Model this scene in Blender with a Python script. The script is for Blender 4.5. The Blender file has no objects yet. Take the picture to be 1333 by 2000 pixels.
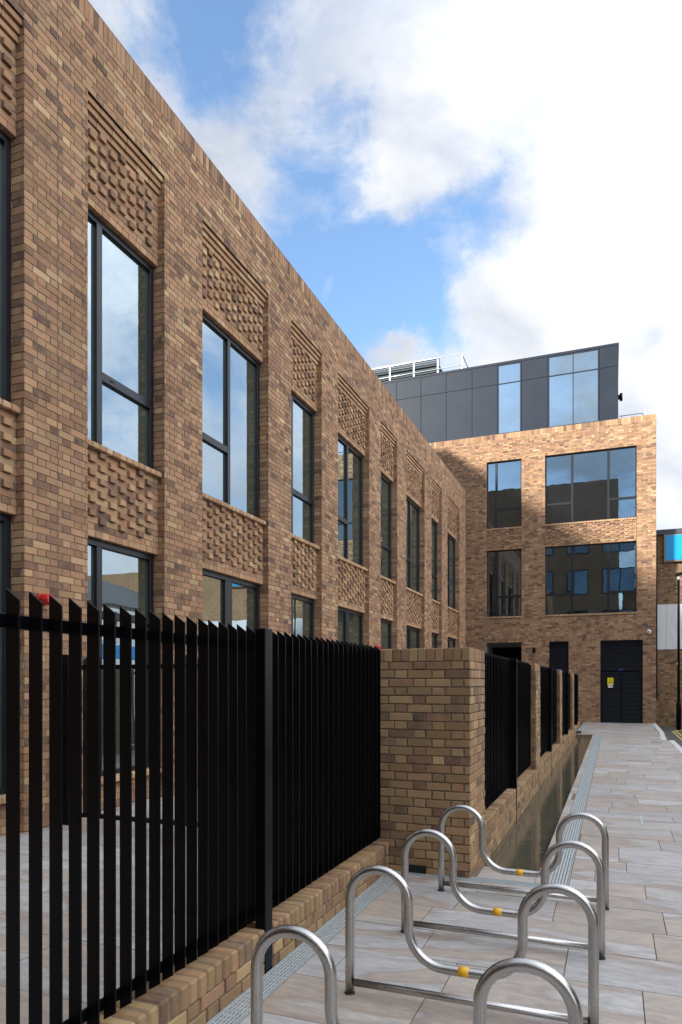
import bpy, bmesh, math, random
from mathutils import Vector, Matrix
random.seed(7)
SC = bpy.context.scene
COL = SC.collection
R = math.radians

# ------------------------------------------------------------------ materials
MATS = {}
class NT:
    def __init__(s, name):
        m = bpy.data.materials.new(name); m.use_nodes = True
        s.m = m; s.t = m.node_tree; s.n = s.t.nodes; s.l = s.t.links
        s.n.clear()
        s.out = s.n.new('ShaderNodeOutputMaterial')
        MATS[name] = m
    def add(s, typ, **kw):
        n = s.n.new(typ)
        for k, v in kw.items():
            if k.startswith('i_'):
                key = k[2:]
                key = int(key) if key.isdigit() else key.replace('_', ' ')
                n.inputs[key].default_value = v
            else: setattr(n, k, v)
        return n
    def link(s, a, b): s.l.new(a, b)
    def math(s, op, a, b=None, c=None, clamp=False):
        n = s.n.new('ShaderNodeMath'); n.operation = op; n.use_clamp = clamp
        for i, x in enumerate((a, b, c)):
            if x is None: continue
            if hasattr(x, 'links'): s.l.new(x, n.inputs[i])
            else: n.inputs[i].default_value = x
        return n.outputs[0]
    def mix(s, fac, a, b, blend='MIX'):
        n = s.n.new('ShaderNodeMix'); n.data_type = 'RGBA'; n.blend_type = blend
        for sock, x in ((n.inputs[0], fac), (n.inputs[6], a), (n.inputs[7], b)):
            if hasattr(x, 'links'): s.l.new(x, sock)
            elif isinstance(x, (int, float)): sock.default_value = x
            else: sock.default_value = (*x, 1)
        return n.outputs[2]
    def ramp(s, fac, stops, interp='LINEAR'):
        n = s.n.new('ShaderNodeValToRGB'); cr = n.color_ramp; cr.interpolation = interp
        while len(cr.elements) < len(stops): cr.elements.new(0.5)
        for e, (p, c) in zip(cr.elements, stops):
            e.position = p; e.color = (*c, 1) if not isinstance(c, (int, float)) else (c, c, c, 1)
        s.l.new(fac, n.inputs[0]); return n.outputs[0]
    def noise(s, vec, scale, detail=4, rough=.55, dist=0):
        n = s.n.new('ShaderNodeTexNoise'); n.inputs['Scale'].default_value = scale
        n.inputs['Detail'].default_value = detail; n.inputs['Roughness'].default_value = rough
        n.inputs['Distortion'].default_value = dist
        if vec is not None: s.l.new(vec, n.inputs['Vector'])
        return n.outputs[0]
    def bsdf(s, color, rough=.8, metal=0, spec=.5, normal=None):
        b = s.n.new('ShaderNodeBsdfPrincipled')
        for nm, x in (('Base Color', color), ('Roughness', rough), ('Metallic', metal), ('Specular IOR Level', spec)):
            if hasattr(x, 'links'): s.l.new(x, b.inputs[nm])
            elif isinstance(x, (int, float)): b.inputs[nm].default_value = x
            else: b.inputs[nm].default_value = (*x, 1)
        if normal is not None: s.l.new(normal, b.inputs['Normal'])
        s.l.new(b.outputs[0], s.out.inputs[0])
        return b
    def bump(s, h, strength=.5, dist=.01):
        n = s.n.new('ShaderNodeBump'); n.inputs['Strength'].default_value = strength
        n.inputs['Distance'].default_value = dist; s.l.new(h, n.inputs['Height']); return n.outputs[0]
    def pos(s):
        return s.n.new('ShaderNodeNewGeometry').outputs['Position']
    def obj(s):
        return s.n.new('ShaderNodeTexCoord').outputs['Object']
    def scalev(s, v, sc):
        n = s.n.new('ShaderNodeMapping'); n.inputs['Scale'].default_value = sc; s.l.new(v, n.inputs[0]); return n.outputs[0]

def mat_brick(name, kinds, joint=False, gain=1.0):
    t = NT(name)
    at = t.add('ShaderNodeAttribute', attribute_name='rnd')
    sep = t.add('ShaderNodeSeparateColor'); t.link(at.outputs['Color'], sep.inputs[0])
    stops = []; acc = 0
    for w, c in kinds:
        stops.append((acc, tuple(x*gain for x in c))); acc += w
    base = t.ramp(sep.outputs[0], stops, 'CONSTANT')
    p = t.pos()
    n1 = t.noise(p, 9, 5, .6); n2 = t.noise(p, 60, 4, .7); n3 = t.noise(p, 1.1, 3, .5)
    val = t.math('MULTIPLY_ADD', sep.outputs[1], .42, .79)
    val = t.math('MULTIPLY', val, t.math('MULTIPLY_ADD', n2, .42, .79))
    val = t.math('MULTIPLY', val, t.math('MULTIPLY_ADD', n3, .5, .75))
    hue = t.mix(t.math('MULTIPLY', sep.outputs[2], .55), base, (.34*gain, .175*gain, .098*gain))
    warm = t.mix(t.ramp(n1, [(.42, 0), (.68, 1)]), hue, t.mix(.5, hue, (.40*gain, .245*gain, .125*gain)))
    vm = t.add('ShaderNodeVectorMath', operation='SCALE'); t.link(warm, vm.inputs[0]); t.link(val, vm.inputs['Scale'])
    b1 = t.noise(p, 45, 6, .75, .6)
    b = t.bump(b1, .55, .007)
    t.bsdf(vm.outputs[0], .88, 0, .25, b)
    return t.m
KIND_NEW = [(.15, (.110, .073, .058)), (.12, (.19, .120, .085)), (.28, (.315, .178, .104)), (.25, (.345, .208, .118)), (.12, (.39, .262, .142)), (.08, (.45, .32, .18))]
mat_brick('brick_buff', KIND_NEW, gain=.95)
KIND_PIER = [(.11, (.115, .085, .068)), (.10, (.20, .14, .09)), (.27, (.29, .20, .108)), (.28, (.33, .235, .118)), (.08, (.33, .19, .12)), (.16, (.40, .29, .145))]
mat_brick('brick_multi', KIND_PIER, gain=.90)
KIND_OLD = [(.2, (.05, .038, .03)), (.25, (.11, .08, .05)), (.3, (.17, .115, .062)), (.25, (.24, .16, .07))]
mat_brick('brick_old', KIND_OLD)
t = NT('mortar'); p = t.pos()
t.bsdf(t.ramp(t.noise(p, 30, 4), [(.3, (.165, .12, .086)), (.7, (.245, .18, .128))]), .95, 0, .1, t.bump(t.noise(p, 120, 3), .5, .004))
t = NT('mortar_light'); p = t.pos()
t.bsdf(t.ramp(t.noise(p, 12, 4), [(.3, (.16, .12, .085)), (.7, (.24, .18, .125))]), .95, 0, .1)

t = NT('sandstone')
at = t.add('ShaderNodeAttribute', attribute_name='rnd')
sep = t.add('ShaderNodeSeparateColor'); t.link(at.outputs['Color'], sep.inputs[0])
p = t.pos()
off = t.add('ShaderNodeVectorMath', operation='MULTIPLY_ADD')
t.link(at.outputs['Color'], off.inputs[0]); off.inputs[1].default_value = (7, 13, 5); t.link(p, off.inputs[2])
pv = t.scalev(off.outputs[0], (.8, 2.3, 1))
base = t.ramp(sep.outputs[0], [(0, (.42, .405, .39)), (.15, (.47, .458, .445)), (.45, (.505, .492, .478)), (.7, (.47, .445, .418)), (.86, (.49, .448, .395)), (.94, (.55, .54, .525))], 'CONSTANT')
v1 = t.noise(pv, 1.3, 4, .55, 1.4)
vein = t.ramp(v1, [(.42, 0), (.50, .95), (.54, .15), (.62, 0)])
stain = t.ramp(t.noise(pv, .75, 3, .45, .8), [(.50, 0), (.54, 1)])
rim = t.ramp(t.noise(pv, .75, 3, .45, .8), [(.48, 0), (.515, 1), (.55, 0)])
c = t.mix(t.math('MULTIPLY', stain, .6), base, (.43, .325, .225))
c = t.mix(t.math('MULTIPLY', rim, .55), c, (.30, .18, .11))
c = t.mix(t.math('MULTIPLY', vein, .28), c, (.24, .205, .175))
fine = t.noise(t.scalev(off.outputs[0], (3, 9, 1)), 3.0, 6, .65, .5)
c = t.mix(t.ramp(fine, [(.35, .5), (.65, 0)]), c, (.20, .193, .19))
speck = t.ramp(t.noise(p, 150, 2, .5), [(.3, .75), (.42, 1)])
c = t.mix(1.0, c, speck, 'MULTIPLY')
wet = t.noise(p, .7, 4, .6)
rg = t.math('MULTIPLY_ADD', wet, .5, .22)
t.bsdf(c, rg, 0, .42, t.bump(t.math('ADD', fine, t.math('MULTIPLY', t.noise(p, 60, 4, .6), .4)), .22, .006))
t = NT('paving_joint'); t.bsdf((.17, .135, .105), .95, 0, .1)
t = NT('granite'); p = t.pos()
t.bsdf(t.ramp(t.noise(p, 160, 3, .7), [(.35, (.42, .42, .41)), (.65, (.66, .65, .63))]), .7, 0, .3)
t = NT('asphalt'); p = t.pos()
c = t.mix(t.ramp(t.noise(p, .9, 4, .6), [(.4, 0), (.65, 1)]), (.045, .044, .043), (.075, .068, .06))
t.bsdf(t.mix(t.ramp(t.noise(p, 140, 2, .7), [(.45, 0), (.6, .5)]), c, (.14, .13, .12)), .7, 0, .4, t.bump(t.noise(p, 140, 3), .6, .006))
t = NT('earth'); t.bsdf(t.ramp(t.noise(t.pos(), .6, 4), [(.3, (.06, .055, .05)), (.7, (.10, .095, .09))]), .95)
t = NT('yellow_line'); p = t.pos(); t.bsdf(t.mix(t.ramp(t.noise(p, 14, 4, .7), [(.44, 0), (.6, .8)]), (.62, .48, .08), (.12, .11, .09)), .7)

t = NT('black_metal'); p = t.obj()
t.bsdf((.0022, .0026, .0036), t.ramp(t.noise(p, 6, 2), [(.3, .26), (.7, .36)]), 0, .13)
t = NT('frame_metal'); t.bsdf((.011, .0125, .016), .35, 0, .35)
t = NT('louvre_metal'); t.bsdf((.0035, .004, .007), .4, 0, .25)
t = NT('cladding'); p = t.pos()
t.bsdf(t.ramp(t.noise(p, 1.2, 3), [(.3, (.013, .018, .028)), (.7, (.017, .023, .034))]), .45, .0, .18)
t = NT('galvanised'); p = t.pos()
t.bsdf(t.ramp(t.noise(p, 25, 3, .6), [(.3, (.40, .46, .48)), (.7, (.56, .62, .63))]), .45, .35, .5)
t = NT('gutter_dark'); t.bsdf((.008, .008, .008), .9)
t = NT('steel'); p = t.obj()
br = t.noise(t.scalev(p, (40, 40, 3)), 6, 4, .6)
t.bsdf(t.ramp(t.noise(p, 5, 3, .5), [(.3, (.44, .43, .415)), (.7, (.53, .52, .505))]), t.ramp(br, [(.3, .24), (.7, .34)]), 1, .5, t.bump(br, .03, .0006))
t = NT('yellow_band'); t.bsdf(t.ramp(t.noise(t.obj(), 60, 3), [(.3, (.75, .36, .01)), (.7, (.85, .47, .02))]), .45)
t = NT('white_plastic'); t.bsdf((.75, .75, .75), .3)
t = NT('white_rail'); t.bsdf((.72, .72, .72), .35, .3)
t = NT('dark_lens'); t.bsdf((.01, .01, .012), .08)
t = NT('red_plastic'); t.bsdf(t.ramp(t.noise(t.pos(), 30, 3), [(.3, (.42, .012, .012)), (.7, (.55, .02, .018))]), .4)
t = NT('sign_yellow'); t.bsdf((.85, .65, .0), .4)
t = NT('sign_black'); t.bsdf((.01, .01, .01), .5)
t = NT('sign_white'); t.bsdf((.75, .72, .66), .5)
t = NT('sign_pink'); t.bsdf((.75, .35, .33), .5)
t = NT('label_blue'); t.bsdf((.06, .06, .42), .4)
t = NT('panel_blue'); p = t.pos()
t.bsdf(t.ramp(t.scalev(p, (1, 1, 1)), [(0, (.0, .22, .58)), (1, (.0, .22, .58))]) if False else t.mix(t.ramp(t.noise(t.scalev(p, (1.3, .1, .15)), 1.2, 2), [(.5, 0), (.53, 1)]), (.0, .20, .52), (.01, .27, .58)), .2, 0, .4)
t = NT('bronze'); t.bsdf((.22, .19, .15), .4, .5)
t = NT('white_paint'); p = t.pos()
t.bsdf(t.mix(t.ramp(t.noise(t.scalev(p, (1, 1, .25)), 2.2, 5, .65), [(.5, 0), (.72, .7)]), (.66, .67, .67), (.42, .41, .38)), .75)
t = NT('render_grey'); t.bsdf((.20, .20, .195), .8)
t = NT('slate'); t.bsdf(t.ramp(t.noise(t.pos(), 4, 4), [(.3, (.05, .05, .055)), (.7, (.10, .10, .11))]), .6)
t = NT('roofing'); t.bsdf((.12, .12, .12), .9)
t = NT('terracotta'); t.bsdf((.5, .33, .2), .8)
t = NT('louvre_grey'); t.bsdf((.05, .066, .066), .5, .1)
t = NT('lead'); t.bsdf((.05, .055, .065), .5, .2)

def mat_glass(name, dark, refl, tint, wob=.0012):
    t = NT(name); p = t.pos()
    lw = t.add('ShaderNodeLayerWeight'); lw.inputs['Blend'].default_value = .5
    nrm = t.bump(t.noise(p, 1.1, 2, .5), .5, wob*10)
    g = t.add('ShaderNodeBsdfGlossy'); g.inputs['Roughness'].default_value = .006
    g.inputs['Color'].default_value = (*tint, 1); t.link(nrm, g.inputs['Normal'])
    d = t.add('ShaderNodeBsdfDiffuse')
    t.link(t.ramp(t.noise(t.scalev(p, (.3, .3, 1.2)), 1.2, 3), [(.3, tuple(x*.6 for x in dark)), (.7, dark)]), d.inputs[0])
    f = t.math('MULTIPLY_ADD', t.math('POWER', lw.outputs['Facing'], 3), 1-refl, refl, clamp=True)
    m = t.add('ShaderNodeMixShader'); t.link(f, m.inputs[0]); t.link(d.outputs[0], m.inputs[1]); t.link(g.outputs[0], m.inputs[2])
    t.link(m.outputs[0], t.out.inputs[0])
mat_glass('glass_facade', (.055, .07, .05), .33, (.66, .79, .90), .0003)
mat_glass('glass_dark', (.008, .011, .014), .26, (.62, .82, 1.0), .00022)
mat_glass('glass_roof', (.06, .08, .09), .40, (.66, .80, .90), .0004)
t = NT('water'); p = t.pos()
b = t.bsdf(t.ramp(t.noise(p, 1.5, 3), [(.35, (.075, .073, .048)), (.7, (.110, .100, .070))]), .02, 0, .9, t.bump(t.math('ADD', t.noise(t.scalev(p, (1, 2.2, 1)), 7, 2), t.math('MULTIPLY', t.noise(p, 26, 2), .12)), .12, .02))

# ------------------------------------------------------------------ mesh builder
class MB:
    def __init__(s): s.v = []; s.f = []; s.mi = []; s.c = []; s.mats = []; s.sm = []
    def mat(s, m):
        if m not in s.mats: s.mats.append(m)
        return s.mats.index(m)
    def poly(s, pts, m, col=None, smooth=False):
        i = len(s.v); s.v += [tuple(p) for p in pts]
        s.f.append(tuple(range(i, i+len(pts)))); s.mi.append(s.mat(m)); s.c.append(col or (.5, .5, .5)); s.sm.append(smooth)
    def hexa(s, P, m, col=None, skip=()):
        """P: 8 pts, 0-3 bottom ccw, 4-7 top"""
        i = len(s.v); s.v += [tuple(p) for p in P]
        F = {'b': (0, 3, 2, 1), 't': (4, 5, 6, 7), 's': (0, 1, 5, 4), 'e': (1, 2, 6, 5), 'n': (2, 3, 7, 6), 'w': (3, 0, 4, 7)}
        k = s.mat(m)
        for n, f in F.items():
            if n in skip: continue
            s.f.append(tuple(i+q for q in f)); s.mi.append(k); s.c.append(col or (.5, .5, .5)); s.sm.append(False)
    def box(s, x0, x1, y0, y1, z0, z1, m, col=None):
        s.hexa([(x0, y0, z0), (x1, y0, z0), (x1, y1, z0), (x0, y1, z0), (x0, y0, z1), (x1, y0, z1), (x1, y1, z1), (x0, y1, z1)], m, col)
    def bev(s, x0, x1, y0, y1, z0, z1, m, b=.004, col=None, jit=0):
        """box with chamfered edges, built as a small bmesh"""
        bm = bmesh.new(); bmesh.ops.create_cube(bm, size=1)
        for v in bm.verts:
            v.co = Vector(((x0+x1)/2+v.co.x*(x1-x0), (y0+y1)/2+v.co.y*(y1-y0), (z0+z1)/2+v.co.z*(z1-z0)))
            if jit: v.co += Vector([random.uniform(-jit, jit) for _ in range(3)])
        bmesh.ops.bevel(bm, geom=bm.edges[:], offset=b, segments=1, affect='EDGES')
        s.addbm(bm, m, col); bm.free()
    def addbm(s, bm, m, col=None, smooth=False):
        i = len(s.v); bm.verts.index_update(); s.v += [tuple(v.co) for v in bm.verts]; k = s.mat(m)
        for f in bm.faces:
            s.f.append(tuple(i+v.index for v in f.verts)); s.mi.append(k); s.c.append(col or (.5, .5, .5)); s.sm.append(smooth)
    def tube(s, pts, r, m, n=12, cap=True, smooth=True):
        pts = [Vector(p) for p in pts]; i0 = len(s.v); k = s.mat(m)
        ref = None
        for j, p in enumerate(pts):
            d = (pts[min(j+1, len(pts)-1)]-pts[max(j-1, 0)]).normalized()
            if ref is None: ref = d.orthogonal().normalized()
            ref = (ref-d*ref.dot(d)).normalized(); b = d.cross(ref)
            for a in range(n):
                an = 2*math.pi*a/n; s.v.append(tuple(p+(ref*math.cos(an)+b*math.sin(an))*(r[j] if isinstance(r, (list, tuple)) else r)))
        for j in range(len(pts)-1):
            for a in range(n):
                b2 = (a+1) % n
                s.f.append((i0+j*n+a, i0+j*n+b2, i0+(j+1)*n+b2, i0+(j+1)*n+a)); s.mi.append(k); s.c.append((.5, .5, .5)); s.sm.append(smooth)
        if cap:
            for base, rev in ((i0, True), (i0+(len(pts)-1)*n, False)):
                f = [base+a for a in range(n)]
                s.f.append(tuple(f[::-1] if rev else f)); s.mi.append(k); s.c.append((.5, .5, .5)); s.sm.append(False)
    def build(s, name, parent=None, loc=None):
        me = bpy.data.meshes.new(name); me.from_pydata(s.v, [], s.f)
        for m in s.mats: me.materials.append(MATS[m])
        me.polygons.foreach_set('material_index', s.mi); me.polygons.foreach_set('use_smooth', s.sm)
        a = me.attributes.new('rnd', 'FLOAT_COLOR', 'FACE'); fl = []
        for c in s.c: fl += [c[0], c[1], c[2], 1]
        a.data.foreach_set('color', fl)
        me.update()
        o = bpy.data.objects.new(name, me); COL.objects.link(o)
        if parent is not None: o.parent = parent
        if loc: o.location = loc
        return o
def tag(o, label=None, cat=None, group=None, kind=None):
    if label: o['label'] = label
    if cat: o['category'] = cat
    if group: o['group'] = group
    if kind: o['kind'] = kind
    return o
def empty(name, label, cat, loc=(0, 0, 0), group=None):
    o = bpy.data.objects.new(name, None); COL.objects.link(o); o.location = loc; o.empty_display_size = .1
    return tag(o, label, cat, group)
def copy_tree(o, parent=None):
    c = o.copy(); COL.objects.link(c)
    if parent is not None: c.parent = parent
    for ch in list(o.children): copy_tree(ch, c)
    return c

# ------------------------------------------------------------------ brickwork
CH, JT = .075, .010
def rc(dark=0):
    return (random.random(), random.random(), random.random())
DARK = {}
def bond_cuts(a, b, row):
    """Flemish bond bricks (u0,u1,is_header) covering a..b"""
    P = .3375; off = P/2 if row % 2 else 0
    n0 = math.floor((a-off)/P)-1; out = []
    n = n0
    while off+n*P < b:
        s0 = off+n*P
        for (p, q, h) in ((s0, s0+.215, False), (s0+.225, s0+.3275, True)):
            x0, x1 = max(p, a), min(q, b)
            # stretch to fill a joint at the ends
            if x1-x0 > .018: out.append((x0, x1, h))
        n += 1
    return out
class Brickwork:
    def __init__(s, mat='brick_buff', mortar='mortar', z0=.07, dep=.0065, jit=.0012, bev=0):
        s.mb = MB(); s.m = mat; s.mo = mortar; s.z0 = z0; s.dep = dep; s.jit = jit; s.bev = bev; s.prev = {}
    def P(s, O, U, N, u, v, n):
        return (O[0]+U[0]*u+N[0]*n, O[1]+U[1]*u+N[1]*n, v)
    def brick(s, O, U, N, u0, u1, v0, v1, n0, n1, col=None):
        j = s.jit; r = random.uniform
        g = JT/2
        n1 = n1+r(-.0022, .0022)
        du0, du1, dv0, dv1 = r(0, 2*j), r(0, 2*j), r(-j, j), r(-j, j)
        tl = r(-j, j)
        col = col or rc()
        u0 += du0; u1 -= du1; v0 += g+dv0; v1 -= g-dv1
        P = lambda u, v, n: s.P(O, U, N, u, v, n)
        mb = s.mb; i = len(mb.v); k = mb.mat(s.m)
        b = s.bev
        if b:
            back = [P(u0, v0, n0), P(u1, v0+tl, n0), P(u1, v1+tl, n0), P(u0, v1, n0)]
            mid = [P(u0, v0, n1-b), P(u1, v0+tl, n1-b), P(u1, v1+tl, n1-b), P(u0, v1, n1-b)]
            q = [r(.5, 1.5)*b for _ in range(8)]
            fr = [P(u0+q[0], v0+q[1], n1), P(u1-q[2], v0+tl+q[3], n1), P(u1-q[4], v1+tl-q[5], n1), P(u0+q[6], v1-q[7], n1)]
            mb.v += back+mid+fr
            fs = [(8, 9, 10, 11)]
            for a in range(4):
                c2 = (a+1) % 4
                fs += [(a, c2, 4+c2, 4+a), (4+a, 4+c2, 8+c2, 8+a)]
        else:
            mb.v += [P(u0, v0, n0), P(u1, v0+tl, n0), P(u1, v1+tl, n0), P(u0, v1, n0), P(u0, v0, n1), P(u1, v0+tl, n1), P(u1, v1+tl, n1), P(u0, v1, n1)]
            fs = [(4, 5, 6, 7), (0, 1, 5, 4), (1, 2, 6, 5), (2, 3, 7, 6), (3, 0, 4, 7)]
        for f in fs:
            mb.f.append(tuple(i+q2 for q2 in f)); mb.mi.append(k); mb.c.append(col); mb.sm.append(False)
    def panel(s, O, U, N, a, b, za, zb, holes=(), uo=0, special=(), heads=0, edge=0, back=True):
        """fill a..b x za..zb; holes=(u0,u1,z0,z1); special=[(z0,z1,u0,u1,pitch)] rows of equal bricks; heads=projection of headers"""
        n0 = -s.dep
        row0 = int(math.floor((za-s.z0)/CH+1e-6)); row = row0
        while s.z0+row*CH < zb-.012:
            v0 = max(s.z0+row*CH, za); v1 = min(s.z0+(row+1)*CH, zb); zm = (v0+v1)/2
            if v1-v0 < .02: row += 1; continue
            iv = [(a, b)]
            blk = [(h[0], h[1]) for h in holes if h[2] < zm < h[3]]+[(q[2], q[3]) for q in special if q[0] < zm < q[1]]
            for h0, h1 in blk:
                nv = []
                for x0, x1 in iv:
                    if h1 <= x0 or h0 >= x1: nv.append((x0, x1)); continue
                    if h0 > x0+.001: nv.append((x0, h0))
                    if h1 < x1-.001: nv.append((h1, x1))
                iv = nv
            for x0, x1 in iv:
                for (p, q, h) in bond_cuts(x0+uo, x1+uo, row):
                    n1 = 0
                    full = (q-p) > .09
                    if h and heads and full and (p-uo-x0) > .05 and (x1-(q-uo)) > .05 and row > row0: n1 = heads
                    col = rc()
                    s.brick(O, U, N, p-uo, q-uo, v0, v1, n0, n1, col)
            row += 1
        for q in special:
            n = max(1, round((q[3]-q[2])/q[4])); w = (q[3]-q[2])/n
            for i in range(n):
                s.brick(O, U, N, q[2]+i*w+JT*.3, q[2]+(i+1)*w-JT*.3, q[0], q[1], n0, 0)
        if back:
            # mortar sheet split round the holes
            xs = sorted({a, b, *[h[0] for h in holes], *[h[1] for h in holes]}); zs = sorted({za, zb, *[h[2] for h in holes], *[h[3] for h in holes]})
            xs = [x for x in xs if a <= x <= b]; zs = [z for z in zs if za <= z <= zb]
            for i in range(len(xs)-1):
                for k in range(len(zs)-1):
                    xm, zm = (xs[i]+xs[i+1])/2, (zs[k]+zs[k+1])/2
                    if any(h[0] < xm < h[1] and h[2] < zm < h[3] for h in holes): continue
                    s.mb.poly([s.P(O, U, N, xs[i], zs[k], n0+.001), s.P(O, U, N, xs[i+1], zs[k], n0+.001), s.P(O, U, N, xs[i+1], zs[k+1], n0+.001), s.P(O, U, N, xs[i], zs[k+1], n0+.001)], s.mo)
    def rowblocks(s, x0, x1, y0, y1, z0, z1, axis, pitch, b=.004, j=.0015, light=0):
        rcc = (lambda: (random.uniform(light, 1), random.uniform(.5, 1), random.random())) if light else rc
        """a row of whole bricks (rowlock/sill/corbel) as chamfered solids"""
        lo, hi = (x0, x1) if axis == 'x' else (y0, y1)
        n = max(1, round((hi-lo)/pitch)); w = (hi-lo)/n
        for i in range(n):
            a, c = lo+i*w+JT*.35, lo+(i+1)*w-JT*.35
            e = random.uniform(-.002, .002)
            if axis == 'x': s.mb.bev(a, c, y0+e, y1+e, z0, z1, s.m, b, rcc(), j)
            else: s.mb.bev(x0+e, x1+e, a, c, z0, z1, s.m, b, rcc(), j)
        k = .006
        if axis == 'x': s.mb.box(lo+.001, hi-.001, y0+k, y1-k, z0+k, z1-k, s.mo)
        else: s.mb.box(x0+k, x1-k, lo+.001, hi-.001, z0+k, z1-k, s.mo)

# ================================================================== BUILDING A (long facade)
XA = -5.305; GA = .21; TOPA = 9.07
bA = empty('brick_building', 'long two storey buff brick building with tall recessed window bays along the courtyard', 'building', (XA, 12, 0))
def partA(bw, name, parent=None, label=None):
    o = (bw.mb if isinstance(bw, Brickwork) else bw).build(name)
    par = parent or bA
    o.parent = par
    # keep world coordinates
    o.matrix_parent_inverse = Matrix.Translation(par.location).inverted() if par.parent is None else Matrix.Identity(4)
    if label: o['label'] = label
    return o
bays = []
y = 5.99; wide = False
for w in (1, 0)*1: pass
edges = [(0.89-.0, 2.27), (3.14, 5.12), (5.99, 7.374), (8.245, 10.225), (11.09, 12.47), (13.33, 15.31), (16.17, 17.56), (18.43, 20.42), (21.29, 22.67), (23.55, 25.53)]
YS, YE = -3.0, 26.66
W = Brickwork(z0=.07)
holes = [(a, b, .0, 8.095) for a, b in edges]
OA, UA, NA = (XA, 0, 0), (0, 1, 0), (1, 0, 0)
W.panel(OA, UA, NA, YS, YE, GA, TOPA, holes, special=[(8.845, 9.07, YS, YE, .075)], back=True)
# end face (+Y) and reveals
W.panel((0, YE, 0), (-1, 0, 0), (0, 1, 0), 5.305, 9.0, GA, TOPA)
W.mb.box(-9, XA+.001, YS, YE+.001, TOPA-.012, TOPA-.004, 'mortar')
W.mb.box(-9, -8.9, YS, YE, GA, TOPA-.02, 'mortar')
W.rowblocks(XA-.215, XA+.002, YS, YE, TOPA-.01, TOPA+.0, 'y', .075, .002) if False else None
for a, b in edges:
    # far jamb faces -Y ; near jamb faces +Y
    W.panel((0, b, 0), (1, 0, 0), (0, -1, 0), -5.525, -5.305, GA, 8.095, uo=.11)
    W.panel((0, a, 0), (-1, 0, 0), (0, 1, 0), 5.305, 5.525, GA, 8.095, uo=.11)
    for k, (zz, dp) in enumerate(((8.02, .026), (7.945, .052), (7.87, .078))):
        W.rowblocks(XA-.13, XA-dp, a, b, zz+.008, zz+CH-.004, 'y', .225, .002, .001, light=.3)
wallA = partA(W, 'wall')
# movement joint in the pillar
for yj, mm in ((5.55, 'mortar_light'), (20.86, 'mortar')):
    mj = MB(); mj.box(XA-.004, XA+.003, yj-.005, yj+.005, GA, 8.84, mm); partA(mj, 'movement_joint')
XG = -5.53
def window_frame(mb, a, b, z0, z1, verts, hors, fr=.075, dep=.06, m='frame_metal'):
    """rect frame in the plane x=XG..; verts=[(y0,y1)], hors=[(y0,y1,z0,z1)]"""
    x0, x1 = XG-.02, XG+dep
    mb.bev(x0, x1, a+.003, a+fr, z0+.002, z1-.002, m, .003); mb.bev(x0, x1, b-fr, b-.003, z0+.002, z1-.002, m, .003)
    mb.bev(x0, x1, a+fr+.001, b-fr-.001, z1-fr, z1-.003, m, .003); mb.bev(x0, x1, a+fr+.001, b-fr-.001, z0+.003, z0+fr*.8, m, .003)
    for p, q in verts: mb.bev(x0, x1+.004, p, q, z0+fr*.8+.001, z1-fr-.001, m, .003)
    for p, q, r0, r1 in hors:
        mb.bev(x0, x1+.002, p+.001, q-.001, r0, r1, m, .003)
        mb.bev(x1+.003, x1+.014, p+.14, p+.20, r0+.045, r0+.058, 'frame_metal', .002)
def sheet_x(x, a, b, z0, z1, m):
    mb = MB(); mb.hexa([(x-.012, a, z0), (x, a, z0), (x, b, z0), (x-.012, b, z0), (x-.012, a, z1), (x, a, z1), (x, b, z1), (x-.012, b, z1)], m); return mb
for i, (a, b) in enumerate(edges):
    nar = (b-a) < 1.6
    xr = XA-.10
    for (z0, z1, kind) in ((6.97, 7.87, 'top'), (3.295, 4.27, 'mid'), (GA, .52, 'low')):
        P = Brickwork(z0=.07)
        sp = [(z0, z0+CH, a, b, .1125)] if kind != 'low' else []
        P.panel((xr, 0, 0), UA, NA, a, b, z0+(CH if kind != 'low' else 0), z1, heads=(.033 if kind != 'low' else 0), uo=-a+.11)
        for q in sp:
            P.panel((xr, 0, 0), UA, NA, a, b, z0, z0+CH, holes=[(a, b, z0, z0+CH)], back=False)
            P.rowblocks(xr-.10, xr, a, b, z0, z0+CH, 'y', .1125, .003, light=.35)
        if kind != 'low':
            P.mb.box(xr-.13, xr-.009, a, b, z0+.002, z1, 'mortar')
        partA(P, 'patterned_brick_panel' if kind != 'low' else 'brick_apron')
    for (z0, z1, up) in ((4.335, 6.97, True), (.585, 3.295, False)):
        F = MB()
        if nar:
            vs = [(a+.33, a+.42)]; hs = [(a+.42, b-.075, 5.14, 5.24)] if up else [(a+.42, b-.075, 2.40, 2.49)]
        else:
            mm = a+.985
            vs = [(mm-.035, mm+.045)] if up else [(mm-.11, mm+.10)]
            hs = [(a+.075, mm-.036, 5.16, 5.26)] if up else []
        window_frame(F, a, b, z0, z1, vs, hs)
        win = partA(F, 'window')
        xs = [a+.07]+[v for pr in vs for v in pr]+[b-.07]
        for k in range(0, len(xs), 2):
            G = sheet_x(XG+.02, xs[k], xs[k+1], z0+.05, z1-.07, 'glass_facade').build('pane')
            G.parent = win
        S = Brickwork(z0=.07)
        S.rowblocks(-5.50, -5.340, a-.0+.004, b-.004, z0-.068, z0-.001, 'y', .1125, .010, .002, light=.72)
        so = S.mb.build('sill'); so.parent = win
rf = MB(); rf.box(-14, XA-.32, YS, YE-.3, 8.6, 8.72, 'roofing'); partA(rf, 'roof')
# unseen set-back storey, added and sized to cast shade on the far wall
up = MB(); up.box(-14, -8.3, YS+1, YE-.02, 8.72, 12.70, 'cladding'); up.box(-14.1, -8.22, YS+.9, YE, 12.70, 12.77, 'lead'); partA(up, 'shading_storey')

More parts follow.
